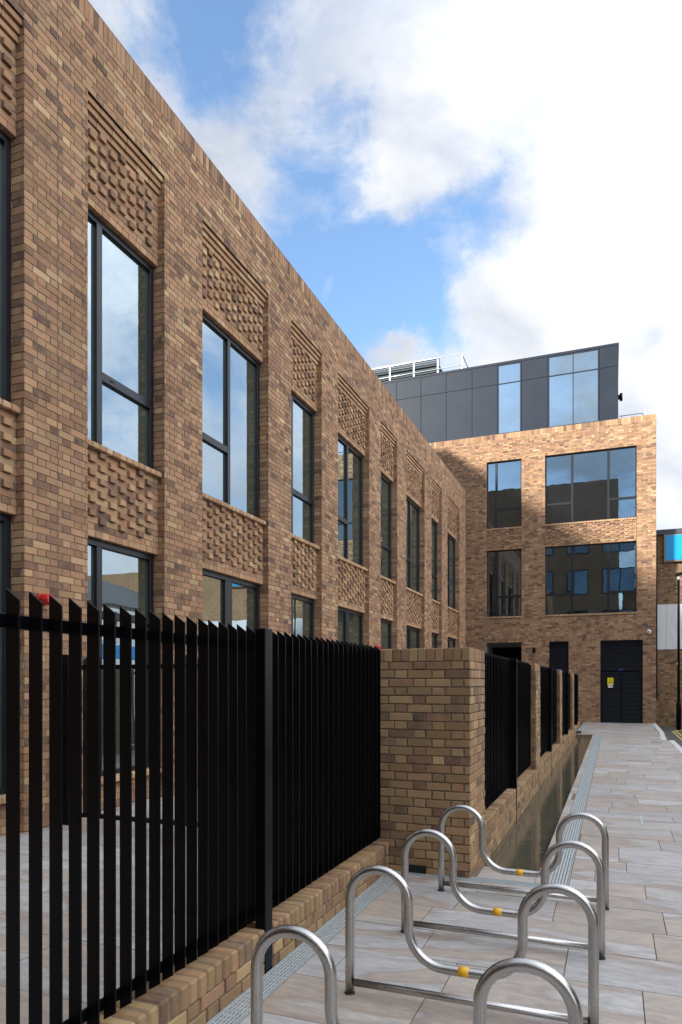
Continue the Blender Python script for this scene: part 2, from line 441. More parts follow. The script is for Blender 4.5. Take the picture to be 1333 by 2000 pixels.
# ================================================================== BUILDING B (far, facing camera)
YB = 29.0
bB = empty('brick_block', 'taller buff brick block facing the camera with dark metal rooftop storey', 'building', (0, 0, 0))
OB, UB, NB = (0, YB, 0), (1, 0, 0), (0, -1, 0)
GB = .11
wins = [(-4.89, -3.48, 8.05, 10.825, 1), (-2.555, .845, 7.975, 10.825, 2), (-4.89, -3.48, 4.375, 7.15, 1), (-2.555, .845, 4.375, 7.15, 2)]
wins = [(-4.89, -3.48, 8.05, 10.825, 1), (-2.555, .845, 8.05, 10.825, 2), (-4.89, -3.48, 4.40, 7.15, 1), (-2.555, .845, 4.40, 7.15, 2)]
doors = [(-4.91, -3.48, 3.325), (-2.396, -1.652, 3.325), (-.467, 1.061, 3.325)]
B = Brickwork(z0=.10, dep=.008)
pans = [(-4.89, -3.48, 7.15, 7.975), (-2.555, .845, 7.15, 7.975)]
hl = [(w[0], w[1], (7.975 if w[2] > 6 else 4.325), w[3]) for w in wins]+[(d[0], d[1], 0, d[2]) for d in doors]+[(p[0]-.008, p[1]+.008, p[2]-.001, p[3]) for p in pans]
spc = [(10.825, 10.9, w[0], w[1], .1125) for w in wins[:2]]+[(3.325, 3.4, d[0], d[1], .1125) for d in doors]+[(11.71, 11.935, -14, 1.53, .1125)]
B.panel(OB, UB, NB, -14, 1.53, GB-.06, 11.935, hl, special=spc)
B.mb.poly([(1.53, YB, 0), (1.53, 41, 0), (1.53, 41, 11.935), (1.53, YB, 11.935)], 'brick_old')
B.panel((1.53, 0, 0), (0, 1, 0), (1, 0, 0), YB, 34, GB, 11.935)
B.mb.box(-14, 1.52, YB+.009, 41, 11.80, 11.925, 'roofing')
for a, b, z0, z1, k in wins:
    zz = 7.975 if z0 > 6 else 4.325
    for (O, U, N, lo, hi) in (((a, 0, 0), (0, -1, 0), (1, 0, 0), -YB-.15, -YB), ((b, 0, 0), (0, 1, 0), (-1, 0, 0), YB, YB+.15)):
        B.panel(O, U, N, lo, hi, zz, z1)
    B.mb.box(a, b, YB+.001, YB+.15, z1, z1+.01, 'brick_buff')
def keep(o, par): o.parent = par; return o
B.mb.box(-14, -4.92, YB+.2, YB+.25, 0, 11.8, 'gutter_dark'); B.mb.box(-3.47, 1.52, YB+.2, YB+.25, 0, 11.8, 'gutter_dark'); B.mb.box(-4.92, -3.47, YB+.2, YB+.25, 3.34, 11.8, 'gutter_dark')
keep(B.mb.build('wall'), bB)
for p in pans:
    P = Brickwork(z0=.10); P.panel((0, YB+.004, 0), UB, NB, p[0]+.006, p[1]-.006, p[2], p[3], heads=.03, uo=-p[0]+.11, special=[(7.15, 7.225, p[0]+.006, p[1]-.006, .1125)])
    P.mb.box(p[0]-.02, p[1]+.02, YB+.02, YB+.14, p[2]+.002, p[3], 'mortar')
    keep(P.mb.build('patterned_brick_panel'), bB)
def bx(mb, a, b, z0, z1, y0, y1, m='frame_metal'): mb.bev(a, b, y0, y1, z0, z1, m, .003)
for a, b, z0, z1, k in wins:
    F = MB(); y0, y1 = YB+.10, YB+.15
    fr = .045
    bx(F, a+.002, a+fr, z0, z1-.002, y0, y1); bx(F, b-fr, b-.002, z0, z1-.002, y0, y1)
    bx(F, a+fr, b-fr, z1-fr, z1-.003, y0, y1); bx(F, a+fr, b-fr, z0+.001, z0+fr, y0, y1)
    tz = 8.85 if z0 > 6 else 5.22
    if k == 1:
        ms = [(a+.34, a+.43)]; hs = [(a+.43, b-fr)]
    else:
        ms = [(-1.565, -1.475), (-.215, -.125)]; hs = [(a+fr, -1.565), (-.125, b-fr)]
    for p, q in ms: bx(F, p, q, z0+fr+.001, z1-fr-.001, y0-.004, y1)
    for p, q in hs: bx(F, p+.001, q-.001, tz-.045, tz+.045, y0-.002, y1)
    w = keep(F.build('window'), bB)
    xs = [a+.03]+[v for pr in ms for v in pr]+[b-.03]
    for q in range(0, len(xs), 2):
        G = MB(); tl = random.uniform(-.004, .004)
        G.hexa([(xs[q], y0+.03+tl, z0+.02), (xs[q+1], y0+.03-tl, z0+.02), (xs[q+1], y0+.04, z0+.02), (xs[q], y0+.04, z0+.02), (xs[q], y0+.03+tl, z1-.02), (xs[q+1], y0+.03-tl, z1-.02), (xs[q+1], y0+.04, z1-.02), (xs[q], y0+.04, z1-.02)], 'glass_dark')
        keep(G.build('pane'), w)
    S = Brickwork(); S.rowblocks(a-.01, b+.01, YB-.035, YB+.12, z0-.072, z0-.001, 'x', .1125, .01, .0015, light=.72)
    keep(S.mb.build('sill'), w)
# ground floor louvres
def louvres(a, b, z0, z1, y, pitch=.05):
    mb = MB(); n = int((z1-z0)/pitch)
    mb.box(a, b, y+.05, y+.055, z0, z1, 'gutter_dark')
    for i in range(n):
        z = z0+i*pitch
        mb.hexa([(a, y, z), (b, y, z), (b, y+.012, z), (a, y+.012, z), (a, y+.03, z+pitch*.82), (b, y+.03, z+pitch*.82), (b, y+.045, z+pitch*.82), (a, y+.045, z+pitch*.82)], 'louvre_metal')
    return mb
def frame_rect(a, b, z0, z1, y0, y1, w=.05, m='louvre_metal', bottom=True):
    mb = MB(); bx(mb, a, a+w, z0, z1, y0, y1, m); bx(mb, b-w, b, z0, z1, y0, y1, m); bx(mb, a+w, b-w, z1-w, z1-.001, y0, y1, m)
    if bottom: bx(mb, a+w, b-w, z0+.001, z0+w*.7, y0, y1, m)
    return mb
dz = 2.16
f = keep(frame_rect(-.464, 1.058, GB, 3.32, YB+.05, YB+.11, .055).build('door_frame'), bB)
keep(louvres(-.408, 1.002, dz+.06, 3.26, YB+.055).build('louvre_panel'), bB)
mb = MB(); bx(mb, -.408, 1.002, dz-.005, dz+.055, YB+.048, YB+.10, 'louvre_metal'); keep(mb.build('door_transom'), bB)
mb = MB(); mb.box(.21, .36, YB+.040, YB+.046, dz+.005, dz+.04, 'label_blue'); keep(mb.build('door_label'), bB)
for a, b, hx in ((-.405, .290, .25), (.302, .999, .34)):
    d = keep(frame_rect(a, b, GB+.02, dz-.01, YB+.052, YB+.10, .03).build('door'), bB)
    keep(louvres(a+.03, b-.03, GB+.05, dz-.05, YB+.057).build('louvre_panel'), d)
    for hz in (.35, 1.85):
        mb = MB(); hh = a+.01 if a < 0 else b-.03
        mb.tube([(hh+.01, YB+.045, hz), (hh+.01, YB+.045, hz+.12)], .010, 'louvre_metal', 8); keep(mb.build('hinge'), d)
keep(frame_rect(-2.394, -1.654, GB, 3.32, YB+.05, YB+.11, .045).build('louvre_frame'), bB)
keep(louvres(-2.349, -1.699, GB+.04, 3.27, YB+.055).build('louvre_panel'), bB)
mb = MB(); mb.box(-2.10, -1.95, YB+.040, YB+.046, dz+.02, dz+.055, 'label_blue'); keep(mb.build('door_label'), bB)
# recessed entrance
mb = MB()
mb.poly([(-4.91, YB, 0), (-4.91, YB+1, 0), (-4.91, YB+1, 3.325), (-4.91, YB, 3.325)], 'render_grey')
mb.poly([(-3.48, YB, 0), (-3.48, YB+1, 0), (-3.48, YB+1, 3.325), (-3.48, YB, 3.325)], 'render_grey')
mb.poly([(-4.91, YB, 3.325), (-3.48, YB, 3.325), (-3.48, YB+1, 3.325), (-4.91, YB+1, 3.325)], 'render_grey')
mb.poly([(-4.91, YB+1, 0), (-3.48, YB+1, 0), (-3.48, YB+1, 3.325), (-4.91, YB+1, 3.325)], 'render_grey')
keep(mb.build('entrance_recess'), bB)
keep(louvres(-4.8, -3.5, .2, 3.17, YB+.9).build('louvre_panel'), bB)
# rooftop storey
YP = YB+.30
xv = [-12.2, -11.1, -9.99, -8.87, -7.77, -6.66, -5.55, -4.495, -3.516, -2.47, -.51, .187]
mb = MB(); mb.box(-12.2, .17, YP+.03, 38, 11.9, 14.93, 'gutter_dark'); mb.box(-12.22, .21, YP-.03, 38.1, 14.93, 15.02, 'cladding'); mb.box(-12.2, .20, YP-.05, YP+.03, 11.93, 12.0, 'lead')
mb.box(.171, .187, YP+.03, 38, 12.0, 14.93, 'cladding')
core = keep(mb.build('rooftop_storey'), bB)
for i in range(len(xv)-1):
    a, b = xv[i]+.007, xv[i+1]-.007
    if abs(xv[i]+4.495) < .01 or abs(xv[i]+2.47) < .01:
        F = MB(); fw = .05
        for (p, q, r0, r1) in ((a, a+fw, 12.0, 14.92), (b-fw, b, 12.0, 14.92), (a+fw, b-fw, 14.87, 14.92), (a+fw, b-fw, 12.0, 12.06), (a+fw, b-fw, 14.095, 14.135)):
            bx(F, p, q, r0, r1, YP-.02, YP+.02, 'cladding')
        if b-a > 1.5: bx(F, -1.51, -1.48, 12.061, 14.094, YP-.02, YP+.02, 'cladding'); bx(F, -1.51, -1.48, 14.136, 14.869, YP-.02, YP+.02, 'cladding')
        w = keep(F.build('window'), core)
        xs = [a+fw, b-fw] if b-a < 1.5 else [a+fw, -1.511, -1.479, b-fw]
        for q in range(0, len(xs), 2):
            for r0, r1 in ((12.06, 14.095), (14.135, 14.87)):
                G = MB(); tl = random.uniform(-.003, .003)
                G.hexa([(xs[q], YP+tl, r0), (xs[q+1], YP-tl, r0), (xs[q+1], YP+.01, r0), (xs[q], YP+.01, r0), (xs[q], YP+tl, r1), (xs[q+1], YP-tl, r1), (xs[q+1], YP+.01, r1), (xs[q], YP+.01, r1)], 'glass_roof')
                g = G.build('pane'); g.parent = core
    else:
        for r0, r1 in ((12.005, 14.108), (14.122, 14.92)):
            G = MB(); bx(G, a, b, r0, r1, YP-.02, YP+.02, 'cladding'); keep(G.build('cladding_panel'), core)
# corner downlight on the rooftop storey
t_ = empty('wall_light', 'small black up and down light on the side of the rooftop storey', 'wall light', (.187, YP+.5, 13.05))
mb = MB(); mb.box(0, .07, -.05, .05, -.06, .1, 'black_metal'); keep(mb.build('bracket'), t_)
mb = MB(); mb.tube([(.11, 0, -.13), (.11, 0, .16)], .055, 'black_metal', 16); keep(mb.build('lamp_body'), t_)

# ---------------- roof railing, plant screen, lightning bits
rl = empty('roof_railing', 'white metal guard railing along the dark roof edge', 'railing', (-8, 30.3, 15.02))
def rel(o, par):
    o.parent = par; o.matrix_parent_inverse = Matrix.Translation(par.location).inverted(); return o
for x in (-11.7, -10.6, -9.5, -8.37, -7.27, -6.17):
    mb = MB(); mb.bev(x-.028, x+.028, 30.27, 30.33, 15.02, 16.12, 'white_rail', .006); rel(mb.build('post'), rl)
for z in (16.1, 15.62):
    mb = MB(); mb.tube([(-11.7, 30.24, z), (-6.17, 30.24, z)], .016, 'white_rail', 8); rel(mb.build('rail'), rl)
    mb = MB(); mb.tube([(-6.17, 30.24, z), (-6.17, 33.0, z)], .016, 'white_rail', 8); rel(mb.build('rail'), rl)
mb = MB(); mb.tube([(-6.17, 30.3, 16.1), (-5.75, 30.3, 15.03)], .018, 'frame_metal', 8); rel(mb.build('brace'), rl)
ps = empty('louvred_plant_screen', 'grey horizontally louvred plant enclosure behind the white roof railing', 'plant screen', (-9, 32, 15))
mb = MB()
for i in range(10):
    z = 15.15+i*.155
    mb.hexa([(-12.5, 31.5, z), (-7.6, 31.5, z), (-7.6, 31.53, z), (-12.5, 31.53, z), (-12.5, 31.56, z+.10), (-7.6, 31.56, z+.10), (-7.6, 31.59, z+.10), (-12.5, 31.59, z+.10)], 'louvre_grey')
rel(mb.build('louvre_panel'), ps)
mb = MB(); mb.box(-12.5, -7.6, 31.7, 34, 15.02, 16.6, 'gutter_dark'); rel(mb.build('enclosure'), ps)
mb = MB(); mb.box(-7.6, -7.5, 31.5, 31.62, 15.02, 16.72, 'cladding'); mb.box(-12.5, -7.601, 31.49, 31.62, 16.70, 16.74, 'galvanised'); rel(mb.build('frame'), ps)
rp = MB(); rp.tube([(.22, 30, 12.38), (1.02, 30, 12.38), (1.09, 30, 12.36), (1.12, 30, 12.30), (1.12, 30, 11.95)], .014, 'frame_metal', 8); rp.tube([(.22, 30, 11.96), (.3, 30, 11.97), (.33, 30, 12.02), (.33, 30, 12.38)], .014, 'frame_metal', 8)
rp.tube([(1.19, 30, 11.95), (1.19, 30, 12.56)], .013, 'galvanised', 8); rp.tube([(1.14, 30, 12.46), (1.19, 30, 12.47)], .012, 'galvanised', 8); rp.tube([(1.0, 30, 11.95), (1.0, 30, 12.5)], .006, 'galvanised', 6)
tag(rp.build('roof_pipework'), 'thin bent pipe with upright stub on the brick parapet corner', 'pipework')

# small fixtures on B
c_ = empty('security_camera', 'white dome security camera on the brick wall above the double door', 'security camera', (1.277, YB, 3.62))
mb = MB(); mb.tube([(0, 0, 0), (0, -.03, 0)], .085, 'white_plastic', 24)
mb.tube([(0, -.03, 0), (0, -.07, 0)], [.082, .075], 'white_plastic', 24); rel_ = keep(mb.build('housing'), c_)
bm = bmesh.new(); bmesh.ops.create_uvsphere(bm, u_segments=20, v_segments=12, radius=.062); mb = MB(); mb.addbm(bm, 'white_plastic', None, True); bm.free(); o = keep(mb.build('dome'), c_); o.location = (0, -.07, 0)
bm = bmesh.new(); bmesh.ops.create_uvsphere(bm, u_segments=16, v_segments=10, radius=.034); mb = MB(); mb.addbm(bm, 'dark_lens', None, True); bm.free(); o = keep(mb.build('lens'), c_); o.location = (0, -.108, -.005)
l_ = empty('wall_light', 'small black cylinder downlight on the brick wall beside the recessed entrance', 'wall light', (-2.975, YB, 2.99))
mb = MB(); mb.box(-.05, .05, -.02, 0, -.06, .06, 'black_metal'); keep(mb.build('bracket'), l_)
mb = MB(); mb.tube([(0, -.075, -.1), (0, -.075, .1)], .058, 'black_metal', 16); keep(mb.build('lamp_body'), l_)
# warning sign
s_ = empty('warning_sign', 'yellow electrical hazard warning sign on the left black louvred door', 'sign', (-.1, YB+.03, 1.72))
mb = MB(); mb.bev(-.11, .11, -.004, .004, -.14, .14, 'sign_yellow', .002); keep(mb.build('sign_plate'), s_)
mb = MB()
T = [(-.088, -.045), (.088, -.045), (0, .115)]
T2 = [(-.064, -.031), (.064, -.031), (0, .085)]
for k in range(3):
    a, b, c, d = T[k], T[(k+1) % 3], T2[(k+1) % 3], T2[k]
    mb.poly([(a[0], -.0065, a[1]), (b[0], -.0065, b[1]), (c[0], -.0065, c[1]), (d[0], -.0065, d[1])], 'sign_black')
mb.poly([(.012, -.0065, .055), (-.018, -.0065, .014), (-.002, -.0065, .016), (.0, -.0065, .03)], 'sign_black')
mb.poly([(-.002, -.0065, .022), (.016, -.0065, .024), (-.006, -.0065, -.024), (.004, -.0065, .012)], 'sign_black')
keep(mb.build('hazard_symbol'), s_)
def text(body, size, loc, m, parent, name='lettering'):
    cu = bpy.data.curves.new(name, 'FONT'); cu.body = body; cu.size = size; cu.align_x = 'CENTER'; cu.extrude = .0005
    tmp = bpy.data.objects.new('t', cu); me = bpy.data.meshes.new_from_object(tmp); bpy.data.objects.remove(tmp)
    me.materials.clear(); me.materials.append(MATS[m])
    o = bpy.data.objects.new(name, me); COL.objects.link(o); o.rotation_euler = (R(90), 0, 0); o.location = loc; o.parent = parent
text('Danger of death', .026, (0, -.007, -.085), 'sign_black', s_)
mb = MB(); mb.box(-.09, .09, -.006, -.0045, -.128, -.1, 'sign_white'); keep(mb.build('white_strip'), s_)
s2 = empty('notice', 'small white and pink notice under the yellow warning sign', 'sign', (-.1, YB+.03, 1.52))
mb = MB(); mb.bev(-.085, .085, -.004, .004, -.045, .045, 'sign_white', .002); keep(mb.build('notice_plate'), s2)
mb = MB(); mb.box(.01, .065, -.006, -.0045, -.035, .035, 'sign_pink'); mb.poly([(-.065, -.0055, -.02), (-.02, -.0055, -.02), (-.042, -.0055, .028)], 'sign_black'); mb.poly([(-.055, -.0065, -.014), (-.03, -.0065, -.014), (-.042, -.0065, .014)], 'sign_yellow'); keep(mb.build('symbols'), s2)

# ================================================================== neighbour
YN = 30.2
nb = empty('old_brick_building', 'old sooty brick building with a white painted band and blue glass sign panel', 'building', (0, 0, 0))
N = Brickwork('brick_old', 'mortar_light', z0=.0, dep=.004, jit=.003)
N.panel((0, YN, 0), UB, NB, 1.56, 6.0, -.05, 7.55, [(1.56, 6.0, 2.99, 4.77)])
N.mb.box(1.56, 30, YN+.06, 44, -.1, 7.5, 'brick_old'); N.mb.box(6.0, 30, YN, YN+.06, -.1, 7.5, 'brick_old')
keep(N.mb.build('wall'), nb)
mb = MB(); mb.box(1.60, 12, YN-.012, YN+.05, 2.99, 4.77, 'white_paint')
for k in range(1): mb.poly([(1.98, YN-.0135, 4.77), (1.987, YN-.0135, 4.77), (1.975, YN-.0135, 4.2), (1.968, YN-.0135, 4.2)], 'gutter_dark'); mb.poly([(1.975, YN-.0135, 4.2), (1.968, YN-.0135, 4.2), (1.945, YN-.0135, 3.0), (1.952, YN-.0135, 3.0)], 'gutter_dark')
keep(mb.build('white_painted_band'), nb)
mb = MB(); mb.bev(1.56, 12, YN-.10, YN+.3, 7.52, 7.72, 'lead', .01); keep(mb.build('coping'), nb)
mb = MB(); mb.bev(1.86, 7.0, YN-.16, YN-.02, 6.42, 7.50, 'bronze', .008); mb2 = MB(); mb2.box(1.92, 6.95, YN-.175, YN-.162, 6.49, 7.46, 'panel_blue')
fr_ = keep(mb.build('sign_frame'), nb); keep(mb2.build('blue_panel'), fr_)
dp = MB(); dp.tube([(1.60, YN-.06, 1.0), (1.60, YN-.06, 7.5)], .035, 'black_metal', 10); tag(dp.build('downpipe'), 'thin black rainwater pipe in the gap beside the old brick wall', 'pipe')
# street lamp
sl = empty('street_lamp', 'slim black street lamp post standing by the old brick wall', 'street lamp', (2.222, 28.0, -.05))
mb = MB(); mb.tube([(0, 0, 0), (0, 0, .95), (0, 0, 1.0), (0, 0, 1.03)], [.082, .082, .075, .05], 'black_metal', 16); keep(mb.build('base'), sl)
mb = MB(); mb.tube([(0, 0, 1.0), (0, 0, 5.5)], [.048, .042], 'black_metal', 14); keep(mb.build('post'), sl)
mb = MB(); mb.tube([(0, 0, 5.46), (0, 0, 5.60)], .055, 'galvanised', 12); keep(mb.build('bracket'), sl)
mb = MB(); mb.hexa([(-.11, -.1, 5.60), (.55, -.12, 5.70), (.55, .12, 5.70), (-.11, .1, 5.60), (-.09, -.08, 5.70), (.5, -.1, 5.84), (.5, .1, 5.84), (-.09, .08, 5.70)], 'black_metal'); keep(mb.build('lamp_head'), sl)
mb = MB(); mb.bev(-.055, -.04, -.1, -.07, 2.38, 2.46, 'white_plastic', .002); keep(mb.build('number_plate'), sl)

# ---------------- unseen street side that the windows mirror
th = empty('terrace_house', 'old yellow brick terrace with slate roof across the street, mirrored in the windows', 'building', (0, 0, 0))
def shadebrick():
    t = NT('brick_terrace'); p = t.pos(); sx = t.add('ShaderNodeSeparateXYZ'); t.link(p, sx.inputs[0])
    cb = t.add('ShaderNodeCombineXYZ'); t.link(t.math('ADD', sx.outputs[1], sx.outputs[0]), cb.inputs[0]); t.link(sx.outputs[2], cb.inputs[1])
    b = t.add('ShaderNodeTexBrick'); t.link(cb.outputs[0], b.inputs['Vector'])
    b.inputs['Color1'].default_value = (.30, .22, .12, 1); b.inputs['Color2'].default_value = (.20, .14, .08, 1); b.inputs['Mortar'].default_value = (.25, .22, .18, 1)
    b.inputs['Scale'].default_value = 1; b.inputs['Mortar Size'].default_value = .008; b.inputs['Brick Width'].default_value = .225; b.inputs['Row Height'].default_value = .075
    c = t.mix(t.ramp(t.noise(p, .8, 4, .6), [(.35, 0), (.7, .5)]), b.outputs[0], (.12, .09, .06))
    t.bsdf(c, .9)
shadebrick()
mb = MB(); mb.box(9, 16, 0, 15, -.1, 5.4, 'brick_terrace'); mb.box(9, 16, 19.5, 29, -.1, 5.0, 'white_paint')  # far block made white to bounce sunlight onto the long facade
keep(mb.build('wall'), th)
mb = MB()
for (a, b, z) in ((-.2, 15.2, 5.4), (19.3, 29.0, 5.0)):
    mb.poly([(8.8, a, z), (8.8, b, z), (12.5, b, z+1.7), (12.5, a, z+1.7)], 'slate'); mb.poly([(16.2, a, z), (16.2, b, z), (12.5, b, z+1.7), (12.5, a, z+1.7)], 'slate')
    mb.poly([(9, a+.2, z), (16, a+.2, z), (12.5, a+.2, z+1.7)], 'brick_terrace'); mb.poly([(9, b-.2, z), (16, b-.2, z), (12.5, b-.2, z+1.7)], 'brick_terrace')
rfo = keep(mb.build('roof'), th)
mb = MB(); mb.box(10.4, 11.3, 13.6, 14.3, 5.4, 7.4, 'brick_terrace'); mb.tube([(10.6, 13.95, 7.4), (10.6, 13.95, 8.0)], .12, 'terracotta', 12); mb.tube([(11.05, 13.95, 7.4), (11.05, 13.95, 7.9)], .12, 'terracotta', 12); keep(mb.build('chimney'), rfo)
mb = MB(); mb.box(8.93, 9.0-.001, 0, 15, 2.9, 3.05, 'white_paint'); mb.box(8.93, 8.999, 19.5, 29, 2.7, 3.3, 'panel_blue'); mb.box(8.95, 8.999, 19.5, 29, .0, 2.7, 'white_paint'); keep(mb.build('fascia'), th)
for yy in (1.2, 4.2, 7.2, 10.2, 13.0, 20.6, 23.4, 26.2):
    mb = MB(); mb.box(8.94, 8.999, yy, yy+1.0, 3.45, 4.8, 'white_paint'); w = keep(mb.build('window'), th)
    mb = MB(); mb.box(8.93, 8.939, yy+.08, yy+.46, 3.53, 4.72, 'glass_dark'); mb.box(8.93, 8.939, yy+.54, yy+.92, 3.53, 4.72, 'glass_dark'); keep(mb.build('pane'), w)
rb = empty('rear_block', 'tall dark brick block with glazed bands behind the viewer, mirrored in the far windows', 'building', (0, 0, 0))
mb = MB(); mb.box(-26, -13.5, -24, -14, -.1, 17.6, 'brick_old'); mb.box(-13.499, 0.3, -24, -14, -.1, 21.5, 'brick_old'); mb.box(.6, 20, -24, -15, -.1, 11, 'brick_old'); keep(mb.build('wall'), rb)
for xx in range(-25, 0, 4):
    for zz in (2.4, 6.4, 10.4, 14.4):
        mb = MB(); mb.box(xx, xx+2.7, -14, -13.95, zz, zz+2.4, 'frame_metal'); w = keep(mb.build('window'), rb)
        mb = MB(); mb.box(xx+.08, xx+1.3, -13.95, -13.94, zz+.08, zz+2.3, 'glass_dark'); mb.box(xx+1.4, xx+2.62, -13.95, -13.94, zz+.08, zz+2.3, 'glass_dark'); keep(mb.build('pane'), w)

# ================================================================== ground
def stone_area(mb, x0, x1, y0, y1, z, rowd, lmin, lmax, zf=None, gap=.0065, thick=.02):
    y = y0; zf = zf or (lambda yy: z)
    while y < y1-.02:
        d = min(rowd*random.choice((1, 1, 1.3, .78)), y1-y)
        x = x0-random.uniform(0, lmax*.6)
        while x < x1:
            l = random.uniform(lmin, lmax); a, b = max(x, x0), min(x+l, x1)
            if b-a > .05:
                e = random.uniform(-.0012, .0012); c = rc(); g = gap/2
                za, zb = zf(y)+e, zf(y+d)+e
                mb.hexa([(a+g, y+g, za-thick), (b-g, y+g, za-thick), (b-g, y+d-g, zb-thick), (a+g, y+d-g, zb-thick), (a+g, y+g, za), (b-g, y+g, za), (b-g, y+d-g, zb), (a+g, y+d-g, zb)], 'sandstone', c, skip=('b',))
            x += l
        y += d
ramp = lambda y: 0 if y < 23.7 else .11*min(1, (y-23.7)/5.3)
g = MB(); g.box(-300, 300, -300, 300, -.9, -.6, 'earth'); tag(g.build('ground'), 'bare ground around the site', None, kind='structure')
pv = MB()
XT, YT0, YT1 = -.61, 6.32, 23.7
for (a, b, c, d) in ((-1.70, -.53, -12, 5.80), (-.53, 1.50, -12, 5.80), (-.34, 1.50, 5.80, 23.7), (-1.09, 1.38, 23.7, 28.99), (XT, -.515, 5.94, 23.7), (-1.09, XT-.001, 5.94, YT0)):
    if a == -1.70:
        stone_area(pv, -1.70, 1.50, -12, 5.80, 0, .48, .6, 1.05)
    elif a == -.53: continue
    elif a == XT: stone_area(pv, a, b, c, d, 0, .6, .5, .9)
    elif b == XT-.001: stone_area(pv, a, b, c, d, 0, .4, .45, .6)
    elif a == -1.09: stone_area(pv, a, b, c, d, 0, .45, .6, 1.0, ramp)
    else: stone_area(pv, a, b, c, d, 0, .48, .6, 1.1)
# bed under the joints, split round the trench
for (a, b, c, d) in ((-1.85, 1.5, -12, YT0), (XT, 1.5, YT0, YT1)):
    pv.box(a, b, c, d, -.5, -.0055, 'paving_joint')
pv.hexa([(-1.13, YT1, -.5), (1.5, YT1, -.5), (1.5, 29.0, -.5), (-1.13, 29.0, -.5), (-1.13, YT1, -.0055), (1.5, YT1, -.0055), (1.5, 29.0, .1045), (-1.13, 29.0, .1045)], 'paving_joint')
pv.build('path')['kind'] = 'structure'
cy = MB(); stone_area(cy, -5.52, -2.06, -3, 29, GA, .60, .6, 1.1); stone_area(cy, -2.06, -1.36, 6.64, 29, GA, .60, .6, 1.1)
cy.box(-5.52, -2.055, -3, 29, -.5, GA-.0055, 'paving_joint'); cy.box(-2.055, -1.36, 6.64, 29, -.5, GA-.0055, 'paving_joint')
o = cy.build('courtyard_paving'); o['kind'] = 'structure'
rd = MB(); rd.box(1.46, 8.0, -60, 60, -.5, -.05, 'asphalt'); rd.box(8.0, 8.93, -60, 60, -.5, .05, 'granite'); o = rd.build('road'); o['kind'] = 'structure'
kb = MB()
pts = [(1.53, 29.0), (1.55, 25.3), (1.45, 22.2)]
def kstone(x0, y0, x1, y1, w=.14, za=.0, zb=.0):
    kb.hexa([(x0-w, y0, -.3), (x0, y0, -.3), (x1, y1, -.3), (x1-w, y1, -.3), (x0-w, y0, .004+za), (x0, y0, .004+za), (x1, y1, .004+zb), (x1-w, y1, .004+zb)], 'granite', rc())
yy = -12.0
while yy < 22.1: kstone(1.64, yy, 1.64, min(yy+.905, 22.15), .14); yy += .915
kstone(1.45, 22.16, 1.50, 23.6); kstone(1.50, 23.61, 1.555, 25.1, za=0, zb=.03); kstone(1.555, 25.11, 1.545, 27, .15, .03, .07); kstone(1.545, 27.01, 1.53, 28.99, .15, .07, .11)
o = kb.build('kerb'); o['kind'] = 'structure'
yl = MB()
for (x0, y0, x1, y1) in ((1.90, -12, 1.92, 22.9), (2.06, -12, 2.06, 24.6), (1.92, 22.9, 1.95, 26.9), (2.06, 24.6, 2.07, 27.1)):
    yl.poly([(x0-.03, y0, -.045), (x0+.03, y0, -.045), (x1+.03, y1, -.045), (x1-.03, y1, -.045)], 'yellow_line')
yl.poly([(2.04, 27.1, -.0445), (2.1, 27.05, -.0445), (2.5, 28.2, -.0445), (2.44, 28.3, -.0445)], 'yellow_line')
yl.poly([(1.92, 26.95, -.0445), (1.98, 26.9, -.0445), (2.2, 27.7, -.0445), (2.14, 27.75, -.0445)], 'yellow_line')
o = yl.build('road_marking'); o['kind'] = 'structure'
wt = MB(); wt.poly([(-1.15, YT0+.0, -.075), (XT+.01, YT0, -.075), (XT+.01, YT1, -.075), (-1.15, YT1, -.075)], 'water'); o = wt.build('water'); o['kind'] = 'structure'
# trench end wall of dark brick
tw = Brickwork('brick_multi', z0=-.15); tw.panel((0, YT1-.002, 0), UB, NB, -1.13, XT, -.3, -.006); tw.mb.build('trench_wall')['kind'] = 'structure'
for o_ in (bpy.data.objects['trench_wall'],): pass

# drains
def grate(name, label, x0, x1, y0, y1, along='y', z=0.0):
    root = empty(name, label, 'drain', ((x0+x1)/2, (y0+y1)/2, z))
    mb = MB(); mb.box(x0+.004, x1-.004, y0, y1, z-.04, z-.012, 'gutter_dark')
    mb.box(x0, x0+.006, y0, y1, z-.04, z+.001, 'galvanised') if along == 'y' else mb.box(x0, x1, y0, y0+.006, z-.04, z+.001, 'galvanised')
    mb.box(x1-.006, x1, y0, y1, z-.04, z+.001, 'galvanised') if along == 'y' else mb.box(x0, x1, y1-.006, y1, z-.04, z+.001, 'galvanised')
    rel(mb.build('channel'), root)
    mb = MB()
    if along == 'y':
        n = 6; w = (x1-x0-.016)/n
        for i in range(n): mb.box(x0+.008+i*w+.004, x0+.008+(i+1)*w-.0065, y0+.003, y1-.003, z-.010, z+.0, 'galvanised')
        yy = y0+.02
        while yy < y1: mb.box(x0+.007, x1-.007, yy, yy+.008, z-.011, z-.003, 'galvanised'); yy += .045
    else:
        n = 6; w = (y1-y0-.016)/n
        for i in range(n): mb.box(x0+.003, x1-.003, y0+.008+i*w+.004, y0+.008+(i+1)*w-.0065, z-.010, z+.0, 'galvanised')
        xx = x0+.02
        while xx < x1: mb.box(xx, xx+.008, y0+.007, y1-.007, z-.011, z-.003, 'galvanised'); xx += .045
    rel(mb.build('grate'), root)
grate('drain_channel', 'galvanised slotted drain along the foot of the low wall below the near fence', -1.846, -1.705, -6, 5.80)
grate('drain_channel', 'galvanised slotted drain running beside the water channel', -.512, -.345, 5.94, 23.7)
